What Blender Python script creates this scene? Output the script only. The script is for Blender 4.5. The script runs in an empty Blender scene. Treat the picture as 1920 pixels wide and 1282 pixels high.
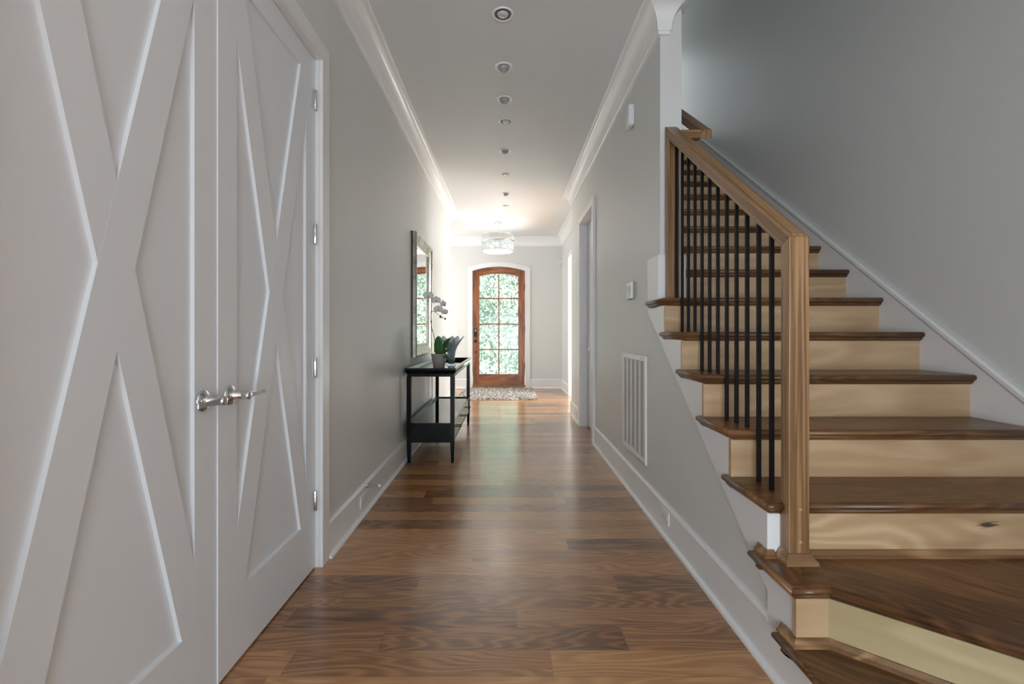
import bpy, bmesh, math, random
from math import pi, sin, cos, radians
random.seed(7)
S = bpy.context.scene
C = S.collection

# ------------------------------------------------------------------ camera
CAM_H = 1.136
cam = bpy.data.cameras.new('camera')
camo = bpy.data.objects.new('camera', cam); C.objects.link(camo)
camo.location = (0, 0, CAM_H); camo.rotation_euler = (pi/2, 0, 0)
cam.sensor_width = 36; cam.lens = 16.0
cam.shift_x = 9/1920; cam.shift_y = -19/1920
cam.clip_start = 0.02
S.camera = camo
# ------------------------------------------------------------------ view, world, light
S.view_settings.view_transform = 'Standard'
S.view_settings.look = 'None'
S.view_settings.gamma = 1
S.view_settings.use_curve_mapping = False
S.view_settings.exposure = 0.60
try:
    S.cycles.max_bounces = 10; S.cycles.diffuse_bounces = 6; S.cycles.glossy_bounces = 5
    S.cycles.transparent_max_bounces = 12; S.cycles.sample_clamp_indirect = 6
    S.cycles.caustics_refractive = False; S.cycles.caustics_reflective = False
except Exception:
    pass
W = bpy.data.worlds.new('daylight'); S.world = W; W.use_nodes = True
W.node_tree.nodes['Background'].inputs[0].default_value = (0.70, 0.86, 1.0, 1)
W.node_tree.nodes['Background'].inputs[1].default_value = 0.95

def area(name, loc, rot, sx, sy, power, col=(1, 1, 1)):
    l = bpy.data.lights.new(name, 'AREA'); l.shape = 'RECTANGLE'
    l.size = sx; l.size_y = sy; l.energy = power; l.color = col
    o = bpy.data.objects.new(name, l); C.objects.link(o)
    o.location = loc; o.rotation_euler = rot
    return o

sun = bpy.data.lights.new('sun', 'SUN'); sun.energy = 27.0; sun.angle = radians(1.0); sun.color = (1, .97, .9)
so = bpy.data.objects.new('sun', sun); C.objects.link(so)
from mathutils import Vector
so.rotation_euler = Vector((-.60, .13, -.79)).to_track_quat('-Z', 'Y').to_euler()
area('rear_assumed_daylight', (-.5, -3.2, 1.0), (pi/2, 0, 0), 3.0, 1.8, 92, (.80, .92, 1))  # added lamp for daylight assumed behind the viewer; no window is modelled
area('side_room_fill', (2.9, 7.2, 1.5), (pi/2, 0, pi/2), 1.6, 1.9, 155, (1, .99, .97))  # lamp added to brighten the entry; no window is built there
area('entry_side_assumed_daylight', (-2.5, 8.3, 1.5), (pi/2, 0, -pi/2), 1.5, 1.9, 28, (1, 1, 1))  # bare lamp added in the entry for an assumed side window; none is built
area('upstairs_assumed_daylight', (1.6, 6.8, 4.6), (radians(80), 0, pi), .9, 1.2, 7, (.9, .97, 1))  # added lamp for a window assumed upstairs; the wall there is solid

# ------------------------------------------------------------------ material helpers
def newmat(name):
    m = bpy.data.materials.new(name); m.use_nodes = True
    nt = m.node_tree; b = nt.nodes['Principled BSDF']
    return m, nt, b

def flat(name, col, rough=.5, metal=0, spec=.5, coat=0, trans=0, emit=None, es=0, ior=1.45):
    m, nt, b = newmat(name)
    b.inputs['Base Color'].default_value = (*col, 1)
    b.inputs['Roughness'].default_value = rough
    b.inputs['Metallic'].default_value = metal
    b.inputs['Specular IOR Level'].default_value = spec
    b.inputs['Coat Weight'].default_value = coat
    b.inputs['Transmission Weight'].default_value = trans
    b.inputs['IOR'].default_value = ior
    if emit:
        b.inputs['Emission Color'].default_value = (*emit, 1)
        b.inputs['Emission Strength'].default_value = es
    return m

class N:
    """tiny helper to write node maths"""
    def __init__(s, nt): s.nt = nt
    def new(s, t, **k):
        n = s.nt.nodes.new(t)
        for a, v in k.items(): setattr(n, a, v)
        return n
    def put(s, sock, v):
        if hasattr(v, 'links') or isinstance(v, bpy.types.NodeSocket): s.nt.links.new(v, sock)
        else: sock.default_value = v
    def m(s, op, a, b=0.0, c=0.0):
        n = s.new('ShaderNodeMath', operation=op)
        s.put(n.inputs[0], a); s.put(n.inputs[1], b); s.put(n.inputs[2], c)
        return n.outputs[0]
    def comb(s, x, y, z):
        n = s.new('ShaderNodeCombineXYZ')
        for i, v in enumerate((x, y, z)): s.put(n.inputs[i], v)
        return n.outputs[0]
    def noise(s, vec, scale=1, detail=2, rough=.5, dist=0):
        n = s.new('ShaderNodeTexNoise'); s.put(n.inputs['Vector'], vec)
        n.inputs['Scale'].default_value = scale; n.inputs['Detail'].default_value = detail
        n.inputs['Roughness'].default_value = rough; n.inputs['Distortion'].default_value = dist
        return n.outputs[0]
    def white(s, vec):
        n = s.new('ShaderNodeTexWhiteNoise', noise_dimensions='3D'); s.put(n.inputs['Vector'], vec)
        return n.outputs[0]
    def mix(s, f, a, b, mode='MIX'):
        n = s.new('ShaderNodeMix', data_type='RGBA', blend_type=mode)
        s.put(n.inputs[0], f)
        for sock, v in ((n.inputs[6], a), (n.inputs[7], b)):
            if isinstance(v, tuple): sock.default_value = (*v[:3], 1)
            else: s.put(sock, v)
        return n.outputs[2]
    def ramp(s, f, stops):
        n = s.new('ShaderNodeValToRGB'); s.put(n.inputs[0], f)
        e = n.color_ramp.elements
        while len(e) < len(stops): e.new(.5)
        for q, (p, c) in zip(e, stops):
            q.position = p; q.color = (*c, 1)
        return n.outputs[0]
    def maprange(s, v, a, b, c, d):
        n = s.new('ShaderNodeMapRange'); s.put(n.inputs[0], v)
        for i, q in enumerate((a, b, c, d)): n.inputs[i+1].default_value = q
        return n.outputs[0]

def wood(name, stops, axis='X', plank=None, length=1.3, rough=.32, rings=26, fibre=.35, ringmix=.5,
         tone=.35, rot=0, seed=0., scale=(1.0, 7.0), knot=None, coat=0.0, bump=.06, gapdark=.45, blotmix=.8, tilt=0, fibscale=230):
    """procedural timber: contour-line growth rings stretched along the grain, pores, per-board tone"""
    m, nt, b = newmat(name); n = N(nt)
    tc = n.new('ShaderNodeTexCoord'); vec = tc.outputs['Object']
    if rot or tilt:
        mp = n.new('ShaderNodeMapping'); nt.links.new(vec, mp.inputs[0]); mp.inputs['Rotation'].default_value = (tilt, 0, rot)
        vec = mp.outputs[0]
    sp = n.new('ShaderNodeSeparateXYZ'); nt.links.new(vec, sp.inputs[0])
    X, Y, Z = sp.outputs
    L, A, B = {'X': (X, Y, Z), 'Y': (Y, X, Z), 'Z': (Z, X, Y)}[axis]
    idv = seed
    if plank:
        q = n.m('DIVIDE', A, plank); row = n.m('FLOOR', q)
        ro = n.white(n.comb(row, seed, 3.3))
        L2 = n.m('ADD', n.m('DIVIDE', L, length), n.m('MULTIPLY', ro, 7.0))
        # stretch board lengths so the butt joints do not fall in a rhythm
        col = n.m('FLOOR', n.m('ADD', L2, n.m('MULTIPLY', n.m('SINE', n.m('MULTIPLY', L2, 2.1)), .22)))
        cid = n.white(n.comb(row, col, seed + 1.7))
        idv = n.m('ADD', n.m('MULTIPLY', cid, 53.0), seed)
    ring = n.noise(n.comb(n.m('MULTIPLY', L, scale[0]), n.m('MULTIPLY', A, scale[1]), n.m('ADD', n.m('MULTIPLY', B, scale[1]), idv)), 1, 2, .45, .3)
    lines = n.m('ADD', n.m('MULTIPLY', n.m('SINE', n.m('MULTIPLY', ring, rings*6.28)), .5), .5)
    lines = n.m('POWER', lines, 1.6)
    fib = n.noise(n.comb(n.m('MULTIPLY', L, 7), n.m('MULTIPLY', A, fibscale), n.m('ADD', n.m('MULTIPLY', B, fibscale), idv)), 1, 3, .6)
    blot = n.noise(n.comb(n.m('MULTIPLY', L, 1.5), n.m('MULTIPLY', A, 9), n.m('ADD', n.m('MULTIPLY', B, 9), n.m('ADD', idv, 11.0))), 1, 3, .55)
    f = n.m('ADD', n.m('MULTIPLY', lines, ringmix), n.m('MULTIPLY', fib, fibre))
    f = n.m('ADD', f, n.m('MULTIPLY', n.m('SUBTRACT', blot, .5), blotmix))
    f = n.m('ADD', f, .5 - (ringmix*.42 + fibre*.5))
    if plank:
        f = n.m('ADD', f, n.m('MULTIPLY', n.m('SUBTRACT', cid, .5), tone*2))
    c = n.ramp(f, stops)
    if knot:
        ku, kz, r0 = knot
        d1 = n.m('DIVIDE', n.m('SUBTRACT', X, ku), r0*3.2)
        d2 = n.m('DIVIDE', n.m('SUBTRACT', Z, kz), r0)
        nn = n.noise(n.comb(n.m('MULTIPLY', X, 20), 0.0, n.m('MULTIPLY', Z, 300)), 1, 3)
        d = n.m('ADD', n.m('SQRT', n.m('ADD', n.m('MULTIPLY', d1, d1), n.m('MULTIPLY', d2, d2))), n.m('MULTIPLY', n.m('SUBTRACT', nn, .5), 1.9))
        c = n.mix(n.maprange(d, .35, .75, .93, 0), c, (.055, .035, .022))
    h = n.m('MULTIPLY', fib, .5)
    if plank:
        fr = n.m('FRACT', q); e1 = n.m('MINIMUM', fr, n.m('SUBTRACT', 1.0, fr))
        gap = n.maprange(e1, .0, .012, 1, 0)
        s2 = n.m('ADD', L2, n.m('MULTIPLY', n.m('SINE', n.m('MULTIPLY', L2, 2.1)), .22))
        fl = n.m('FRACT', s2); e2 = n.m('MINIMUM', fl, n.m('SUBTRACT', 1.0, fl))
        gap = n.m('MAXIMUM', gap, n.maprange(e2, 0, .0012, 1, 0))
        c = n.mix(n.m('MULTIPLY', gap, gapdark), c, (.03, .018, .01))
        h = n.m('SUBTRACT', h, n.m('MULTIPLY', gap, .8))
    nt.links.new(c, b.inputs['Base Color'])
    b.inputs['Coat Weight'].default_value = coat; b.inputs['Coat Roughness'].default_value = .2
    n.put(b.inputs['Roughness'], n.maprange(fib, .2, .8, rough-.05, rough+.07))
    bp = n.new('ShaderNodeBump'); bp.inputs['Strength'].default_value = bump; bp.inputs['Distance'].default_value = .004
    nt.links.new(h, bp.inputs['Height']); nt.links.new(bp.outputs[0], b.inputs['Normal'])
    return m

OAK = [(.0, (.06, .021, .006)), (.3, (.22, .090, .026)), (.6, (.40, .185, .062)), (1., (.57, .315, .125))]
TREAD = [(.0, (.03, .012, .004)), (.35, (.098, .042, .015)), (.65, (.18, .083, .030)), (1., (.28, .145, .06))]
POST = [(.0, (.095, .045, .018)), (.35, (.20, .105, .045)), (.65, (.315, .178, .082)), (1., (.42, .26, .135))]
MAPLE = [(.0, (.26, .145, .07)), (.35, (.45, .295, .165)), (.65, (.56, .39, .235)), (1., (.66, .49, .31))]
MAHOG = [(.0, (.085, .02, .006)), (.35, (.21, .065, .02)), (.65, (.33, .115, .04)), (1., (.46, .19, .075))]
M = {}
M['floor'] = wood('oak_floor', OAK, 'X', plank=.125, length=1.15, rough=.34, rings=22, ringmix=.27, tone=.28, scale=(.8, 6.0), coat=1.0, blotmix=.5, fibre=.55, gapdark=.6)
M['tread'] = wood('stained_oak_tread', TREAD, 'X', plank=.105, length=3, rough=.3, rings=14, ringmix=.27, tone=.12, gapdark=.25, fibre=.45)
M['tread_side'] = wood('stained_oak_return', TREAD, 'Y', rough=.3, rings=9, ringmix=.38, seed=4.)
M['winder'] = wood('stained_oak_winder', TREAD, 'X', plank=.105, length=2.2, rough=.3, rings=14, ringmix=.28, tone=.2, rot=radians(41.5), seed=9., fibre=.45)
M['cove'] = wood('oak_moulding', POST, 'X', rough=.35, rings=8, seed=2.)
M['post'] = wood('oak_newel', POST, 'Z', rough=.36, rings=6, ringmix=.45, seed=5., scale=(.5, 34.), fibre=.7, blotmix=.5, fibscale=300)
M['rail'] = wood('oak_handrail', POST, 'Y', rough=.36, rings=5, ringmix=.35, seed=6., scale=(.4, 20.), fibre=.6, blotmix=.4, tilt=-math.atan(.1893/.249))
M['railx'] = wood('oak_rail_return', POST, 'X', rough=.33, rings=7, ringmix=.4, seed=6.5, scale=(.6, 14.))
M['maple'] = wood('natural_maple_riser', MAPLE, 'X', rough=.36, rings=5, ringmix=.22, fibre=.18, seed=12., scale=(.9, 5.))
M['maple_knot'] = wood('natural_maple_riser_knot', MAPLE, 'X', rough=.36, rings=9, ringmix=.34, fibre=.18, seed=17., scale=(1.6, 5.), knot=(1.62-.88, .485, .017))
M['mahog'] = wood('mahogany_stile', MAHOG, 'Z', rough=.3, rings=6, ringmix=.35, seed=21., scale=(.7, 9.))
M['mahogx'] = wood('mahogany_rail', MAHOG, 'X', rough=.3, rings=6, ringmix=.35, seed=24., scale=(.7, 9.))
M['threshold'] = wood('oak_threshold', POST, 'X', rough=.3, seed=30.)
M['wall'] = flat('wall_paint', (.67, .685, .67), .42, spec=.4)
M['white'] = flat('white_trim_paint', (.78, .78, .785), .30, spec=.5)
M['gloss'] = flat('gloss_trim_paint', (.84, .845, .85), .27, spec=.8)
M['door'] = flat('white_door_paint', (.755, .785, .82), .33, spec=.45)
M['ceiling'] = flat('ceiling_paint', (.745, .77, .78), .55, spec=.3)
M['plastic'] = flat('white_plastic', (.8, .8, .79), .35)
M['slot'] = flat('socket_slot', (.25, .25, .25), .5)
M['dark'] = flat('dark_void', (.02, .02, .02), .7)
M['chrome'] = flat('polished_chrome', (.72, .73, .74), .08, 1)
M['steel'] = flat('satin_nickel', (.55, .56, .58), .25, 1)
M['iron'] = flat('black_iron', (.006, .006, .007), .55, spec=.25)
M['lacquer'] = flat('black_lacquer', (.005, .005, .005), .14, spec=.18)
M['bronze'] = flat('dark_bronze', (.03, .025, .02), .35, .6)
M['mirror'] = flat('mirror_silver', (.93, .94, .94), .015, 1)
M['rubber'] = flat('white_rubber', (.8, .8, .8), .6)

def thin_glass(name, tint=(.97, 1, .99), rough=.02, refl=1.3):
    m, nt, b = newmat(name); nt.nodes.remove(b); n = N(nt)
    t = n.new('ShaderNodeBsdfTransparent'); t.inputs[0].default_value = (*tint, 1)
    g = n.new('ShaderNodeBsdfGlossy'); g.inputs['Roughness'].default_value = rough
    fr = n.new('ShaderNodeFresnel'); fr.inputs[0].default_value = refl
    mx = n.new('ShaderNodeMixShader'); nt.links.new(fr.outputs[0], mx.inputs[0])
    nt.links.new(t.outputs[0], mx.inputs[1]); nt.links.new(g.outputs[0], mx.inputs[2])
    nt.links.new(mx.outputs[0], nt.nodes['Material Output'].inputs[0])
    return m
M['glass'] = thin_glass('clear_pane')
M['glass_top'] = thin_glass('green_edge_glass', (.78, .9, .86), .03, 1.9)

# ------------------------------------------------------------------ mesh builder
class MB:
    def __init__(s): s.v = []; s.f = []; s.sm = []
    def add(s, vs, fs, smooth=False):
        b = len(s.v); s.v += [tuple(p) for p in vs]
        for f in fs: s.f.append([b+i for i in f]); s.sm.append(smooth)
        return s
    def box(s, x0, x1, y0, y1, z0, z1):
        v = [(x, y, z) for z in (z0, z1) for y in (y0, y1) for x in (x0, x1)]
        return s.add(v, [(0, 2, 3, 1), (4, 5, 7, 6), (0, 1, 5, 4), (2, 6, 7, 3), (0, 4, 6, 2), (1, 3, 7, 5)])
    def prism(s, poly, mp, h0, h1, smooth=False):
        n = len(poly)
        v = [mp(a, b, h0) for a, b in poly] + [mp(a, b, h1) for a, b in poly]
        f = [list(range(n))[::-1], list(range(n, 2*n))]
        s.add(v, f); b = len(s.v) - 2*n
        for i in range(n):
            j = (i+1) % n
            s.f.append([b+i, b+j, b+n+j, b+n+i]); s.sm.append(smooth)
        return s
    def sweep(s, path, prof, mp=lambda a, b, h: (a, b, h), closed=False, smooth=False):
        """prof (d, h): d to the left of the walking direction; mitred at the corners"""
        n = len(path); rows = []
        for i, p in enumerate(path):
            a = path[i-1] if (closed or i > 0) else None
            c = path[(i+1) % n] if (closed or i < n-1) else None
            def nrm(p, q):
                dx, dy = q[0]-p[0], q[1]-p[1]; l = math.hypot(dx, dy); return (-dy/l, dx/l)
            if a is None: mv = nrm(p, c)
            elif c is None: mv = nrm(a, p)
            else:
                n1, n2 = nrm(a, p), nrm(p, c); k = 1 + n1[0]*n2[0] + n1[1]*n2[1]
                mv = ((n1[0]+n2[0])/k, (n1[1]+n2[1])/k)
            rows.append([mp(p[0]+mv[0]*d, p[1]+mv[1]*d, h) for d, h in prof])
        k = len(prof); b = len(s.v)
        for r in rows: s.v += r
        for i in range(n if closed else n-1):
            j = (i+1) % n
            for q in range(k):
                w = (q+1) % k
                s.f.append([b+i*k+q, b+i*k+w, b+j*k+w, b+j*k+q]); s.sm.append(smooth)
        if not closed:
            s.f.append([b+q for q in range(k)]); s.sm.append(False)
            s.f.append([b+(n-1)*k+q for q in range(k)][::-1]); s.sm.append(False)
        return s
    def lathe(s, prof, seg=32, mp=lambda x, y, z: (x, y, z), smooth=True, rad=None):
        """prof (r, z) open or closed; r<1e-6 collapses to the axis"""
        b = len(s.v)
        for r, z in prof:
            for i in range(seg):
                a = 2*pi*i/seg; rr = r if rad is None else rad(r, z, a)
                s.v.append(mp(rr*cos(a), rr*sin(a), z))
        for k in range(len(prof)-1):
            for i in range(seg):
                j = (i+1) % seg
                s.f.append([b+k*seg+i, b+k*seg+j, b+(k+1)*seg+j, b+(k+1)*seg+i]); s.sm.append(smooth)
        return s
    def tube(s, pts, rad, seg=8, smooth=True):
        pts = [Vector(p) for p in pts]; n = len(pts)
        rad = rad if isinstance(rad, (list, tuple)) else [rad]*n
        b = len(s.v); up = Vector((0, 0, 1)); prev = None
        for i, p in enumerate(pts):
            t = (pts[min(i+1, n-1)] - pts[max(i-1, 0)]).normalized()
            u = prev if prev is not None else (up if abs(t.z) < .95 else Vector((1, 0, 0)))
            u = (u - t*u.dot(t)).normalized(); prev = u; w = t.cross(u)
            for k in range(seg):
                a = 2*pi*k/seg; s.v.append(tuple(p + (u*cos(a) + w*sin(a))*rad[i]))
        for i in range(n-1):
            for k in range(seg):
                j = (k+1) % seg
                s.f.append([b+i*seg+k, b+i*seg+j, b+(i+1)*seg+j, b+(i+1)*seg+k]); s.sm.append(smooth)
        s.f.append([b+k for k in range(seg)][::-1]); s.sm.append(False)
        s.f.append([b+(n-1)*seg+k for k in range(seg)]); s.sm.append(False)
        return s
    def ball(s, c, r, seg=16, rings=10, sc=(1, 1, 1)):
        prof = [(max(1e-5, r*sin(pi*k/rings)), -r*cos(pi*k/rings)) for k in range(rings+1)]
        return s.lathe(prof, seg, lambda x, y, z: (c[0]+x*sc[0], c[1]+y*sc[1], c[2]+z*sc[2]))

ROOTLOC = {}
def obj(name, mb, mat, parent=None, bevel=0, label=None, seg=2, loc=None):
    me = bpy.data.meshes.new(name)
    root = parent
    while root is not None and root.parent is not None: root = root.parent
    off = ROOTLOC.get(root.name, (0, 0, 0)) if root is not None else (loc or (0, 0, 0))
    me.from_pydata([(x-off[0], y-off[1], z-off[2]) for x, y, z in mb.v], [], mb.f)
    for p, q in zip(me.polygons, mb.sm): p.use_smooth = q
    bm = bmesh.new(); bm.from_mesh(me)
    bmesh.ops.remove_doubles(bm, verts=bm.verts, dist=1e-6)
    bmesh.ops.recalc_face_normals(bm, faces=bm.faces); bm.to_mesh(me); bm.free()
    me.materials.append(mat if not isinstance(mat, str) else M[mat])
    o = bpy.data.objects.new(name, me); C.objects.link(o)
    if parent is not None: o.parent = parent
    elif loc is not None: o.location = loc; ROOTLOC[o.name] = tuple(loc)
    if bevel:
        md = o.modifiers.new('bevel', 'BEVEL'); md.width = bevel; md.segments = seg; md.limit_method = 'ANGLE'; md.angle_limit = radians(40)
    if label: o['label'] = label
    return o
def tag(o, label, cat, group=None, kind=None):
    o['label'] = label; o['category'] = cat
    if group: o['group'] = group
    if kind: o['kind'] = kind
    return o
def thing(name, label, cat, loc, group=None, kind=None):
    o = bpy.data.objects.new(name, None); C.objects.link(o); o.location = loc
    o.empty_display_size = .1; ROOTLOC[o.name] = tuple(loc)
    return tag(o, label, cat, group, kind)
def struct(name, mb, mat, label, cat, bevel=0):
    return tag(obj(name, mb, mat, bevel=bevel), label, cat, kind='structure')
YZ = lambda X: (lambda a, b, h: (X+h, a, b))     # (a, b) = (Y, Z), h outwards along +X
XZ = lambda Y: (lambda a, b, h: (a, Y+h, b))
XY = lambda a, b, h: (a, b, h)

# ================================================================== setting
WL, WR = -.908, .893           # hall walls
WI = 1.018                     # inner face of the hall/stair wall
SK, WS = 2.07, 2.085           # stair skirt, stair wall
CZ = 3.04; YF = 9.2
R, RUN = .1893, .249
def YN(n): return 1.507 + RUN*(n-3)
def YR(n): return YN(n) + .03

struct('floor', MB().box(-3.2, 4.2, -3.4, 9.34, -.1, 0), 'floor', 'wide oak plank floor running across the hall', 'floor')
cb = MB()
cb.box(-3.2, WR, -3.4, 9.34, CZ, CZ+.12); cb.box(WR, 4.2, -3.4, .6, CZ, CZ+.12); cb.box(WR, WI, .6, 2.658, CZ, CZ+.12)
cb.box(WI, 4.2, 6.2, 9.34, CZ-.0, CZ+.12); cb.box(WR, WI, 2.658, 9.34, CZ+.0, CZ+.12)
struct('ceiling', cb, 'ceiling', 'smooth white hall ceiling with a row of recessed lights', 'ceiling')
# left wall with closet opening
DY0, DY1, DH = .715, 2.195, 2.446
wl = MB().box(WL-.12, WL, -.6, DY0-.021, 0, CZ).box(WL-.12, WL, DY0-.021, DY1+.021, DH+.021, CZ).box(WL-.12, WL, DY1+.021, 7.24, 0, CZ).box(-2.72, WL-.12, 7.12, 7.24, 0, CZ)
struct('wall_left', wl, 'wall', 'pale grey left hall wall with mirror', 'wall')
struct('wall_entry_left', MB().box(-2.72, -2.6, 7.24, 9.34, 0, CZ), 'wall', 'entry wall left of the front door, out of view', 'wall')
# right wall: tall part, under-stair part, return at the entry
OY0, OY1, OH = 4.675, 5.475, 2.433
diag = lambda y: .262 + .76*(y-1.5375)
wr = MB()
wr.box(WR, WI, 2.86, OY0-.021, 0, CZ).box(WR, WI, OY0-.021, OY1+.021, OH+.021, CZ).box(WR, WI, OY1+.021, 6.32, 0, CZ)
wr.box(WR, WI, 2.658, 2.86, 7*R+.001, CZ)
wr.prism([(1.415, 0), (2.86, 0), (2.86, diag(2.86)-.005), (1.5375, diag(1.5375)+.045), (1.415, .24)], YZ(WR), 0, .02)
wr.box(WI-.02, 1.11, 6.20, 6.32, 0, CZ)
struct('wall_right', wr, 'wall', 'warm grey right hall wall running under the stairs', 'wall')
wu = MB().box(WR, WI, .6, 6.9, CZ+.12, 5.7).box(WR, WS+.1, .5, .6, CZ+.12, 5.7)
struct('wall_upper_left', wu, 'wall', 'upper wall between hall and stairwell', 'wall')
er = MB().box(1.11, 1.23, 8.09, 9.34, 0, CZ).box(1.11, 1.23, 6.20, 8.09, 2.454, CZ)
struct('wall_entry_right', er, 'wall', 'short pale entry wall right of the front door', 'wall')
# far wall with arched opening
DX, HWD = -.17, .538
def arch(hw, zs, rise, n=20, x0=DX):
    Rr = (hw*hw + rise*rise)/(2*rise); zc = zs + rise - Rr
    return [(x0 - hw + 2*hw*i/n, zc + math.sqrt(max(0, Rr*Rr - (-hw + 2*hw*i/n)**2))) for i in range(n+1)]
wf = MB().box(-2.72, DX-HWD, YF, YF+.14, 0, CZ).box(DX+HWD, 1.23, YF, YF+.14, 0, CZ)
ar = arch(HWD, 2.365, .088)
wf.prism(ar + [(DX+HWD, CZ), (DX-HWD, CZ)], XZ(YF), 0, .14)
struct('wall_far', wf, 'wall', 'pale grey entry wall around the arched front door', 'wall')
# stairwell
struct('wall_stair', MB().box(WS, WS+.1, .3, 6.9, 0, 5.7), 'wall', 'grey stairwell wall right of the stairs', 'wall')
struct('wall_stair_top', MB().box(WI-.02, WS+.1, 6.9, 7.0, CZ+.12, 5.7), 'wall', 'wall at the head of the stairs', 'wall')
struct('ceiling_stairwell', MB().box(WR, WS+.1, .5, 7.0, 5.7, 5.8), 'ceiling', 'ceiling over the stairwell', 'ceiling')
struct('wall_rear_right', MB().box(1.25, 4.2, -.7, -.6, 0, CZ).box(4.1, 4.2, -.6, .5, 0, CZ), 'wall', 'wall behind the viewer right of the rear opening', 'wall')
struct('wall_rear_light_block', MB().box(-3.2, 4.2, -3.4, -3.3, 2.1, CZ), 'wall', 'unseen wall added behind the viewer to block high daylight', 'wall')  # out of view, put in to cut off sky light from high behind
# crown moulding
def crown_prof():
    p = [(0, -.176), (.013, -.176), (.015, -.164), (.012, -.158), (.019, -.154), (.022, -.146)]
    for i in range(1, 11):
        t = pi/2*i/10
        p.append((.107-.085*cos(t), -.146+.124*sin(t)))
    p += [(.114, -.018), (.117, -.010), (.117, 0), (0, 0)]
    return [(d, CZ+h) for d, h in p]
cw = MB().sweep([(.93, 2.70), (.93, 2.656), (WR, 2.656), (WR, 6.32), (1.11, 6.32), (1.11, YF), (-2.6, YF), (-2.6, 7.24), (WL, 7.24), (WL, -.6)], crown_prof(), smooth=False)
co = struct('trim_1', cw, 'gloss', 'white cove crown moulding round the hall ceiling', 'crown moulding')
# baseboards
BB = [(0, 0), (.014, 0), (.014, .158), (.0165, .162), (.0165, .170), (.011, .178), (.007, .185), (0, .185)]
SH = [(.014, 0), (.0325, 0), (.0315, .008), (.027, .015), (.021, .0185), (.014, .020)]
def base(name, path, label, shoe=None):
    o = struct(name, MB().sweep(path, BB), 'white', label, 'baseboard')
    obj('shoe_moulding', MB().sweep(shoe or path, SH), 'white', o)
    return o
base('baseboard_left', [(-2.6, 7.24), (WL, 7.24), (WL, 2.2785)], 'tall white baseboard along the left hall wall')
base('baseboard_right', [(WR, 1.5375), (WR, 4.60)], 'tall white baseboard under the stairs and return grille', shoe=[(WR, .7), (WR, 4.60)])
base('baseboard_doorway', [(WR, 5.553), (WR, 6.32), (1.05, 6.32)], 'short white baseboard beyond the side doorway')
base('baseboard_entry', [(1.11, 8.175), (1.11, YF), (.4625, YF)], 'white baseboard right of the front door')
base('baseboard_far', [(-.8025, YF), (-2.6, YF)], 'white baseboard left of the front door')
# plinth wrapping the foot of the stair wall's end
pl = MB().sweep([(WI, 2.80), (WI, 2.658), (WR, 2.658), (WR, 2.838)], [(0, 7*R+.001), (.018, 7*R+.001), (.018, 7*R+.25), (.012, 7*R+.262), (0, 7*R+.262)])
struct('trim_2', pl, 'white', 'white base block wrapping the wall end beside the upper newel', 'trim')
# flat white panel under the first step
struct('trim_3', MB().box(.879, .893, .9, 1.5375, 0, .1605).box(.879, .893, 1.47, 1.5375, .1605, .186), 'white', 'flat white board below the lowest step', 'trim')

# closet casing
def casing(name, mp, y0, y1, h, w, t, label, extra=None):
    m = MB()
    m.prism([(y0-w, 0), (y0, 0), (y0, h), (y0-w, h+w)], mp, 0, t)
    m.prism([(y1, 0), (y1+w, 0), (y1+w, h+w), (y1, h)], mp, 0, t)
    m.prism([(y0, h), (y1, h), (y1+w, h+w), (y0-w, h+w)], mp, 0, t)
    if extra: extra(m)
    return struct(name, m, 'white', label, 'door casing', bevel=.0015)
casing('trim_4', YZ(WL), DY0, DY1, DH, .083, .019, 'white casing around the closet double doors',
       lambda m: m.box(-.975, WL-.0005, DY0-.02, DY0, 0, DH+.02).box(-.975, WL-.0005, DY1, DY1+.02, 0, DH+.02).box(-.975, WL-.0005, DY0, DY1, DH, DH+.02))
MR = lambda a, b, h: (WR-h, a, b)
def jamb(m):
    m.box(WR+.0005, WI, OY0-.02, OY0, 0, OH+.02).box(WR+.0005, WI, OY1, OY1+.02, 0, OH+.02).box(WR+.0005, WI, OY0, OY1, OH, OH+.02)
    m.box(.955, .97, OY1-.012, OY1, 0, OH).box(.955, .97, OY0, OY1, OH-.012, OH)
casing('trim_5', MR, OY0, OY1, OH, .075, .028, 'white casing around the side doorway', jamb)
sd = struct('door_light_stop', MB().box(.972, 1.012, OY0+.002, OY1-.002, .008, OH-.002), 'door', 'closed white door slab added deep in the right side doorway to block light', 'door')  # added slab that keeps outside light from leaking through the doorway
obj('strike_plate', MB().box(.966, .972, OY1-.05, OY1-.003, .91, .97), 'steel', sd)
# entry side opening casing
struct('trim_6', MB().box(1.09, 1.232, 8.09, 8.172, 0, 2.454).box(1.085, 1.232, 8.075, 8.09, 0, 2.454).box(1.09, 1.11, 6.34, 8.172, 2.454, 2.54), 'white', 'white casing of the opening right of the entry', 'trim')

# front door casing
ca = arch(HWD+.093, 2.43, .115); ci = arch(HWD, 2.365, .088)
fc = MB()
for i in range(len(ci)-1):
    fc.prism([ci[i], ci[i+1], ca[i+1], ca[i]], XZ(YF), -.022, .0)
for s in (-1, 1):
    a, b2 = DX+s*HWD, DX+s*(HWD+.093)
    zi, zo = ci[0][1], ca[0][1]
    fc.prism([(a, 0), (b2, 0), (b2, zo), (a, zi)], XZ(YF), -.022, 0)
    fc.box(min(a, a-s*.004), max(a, a-s*.004), YF-.0, YF+.14, 0, zi)
struct('trim_7', fc, 'white', 'white arched casing around the front door', 'door casing')

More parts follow.
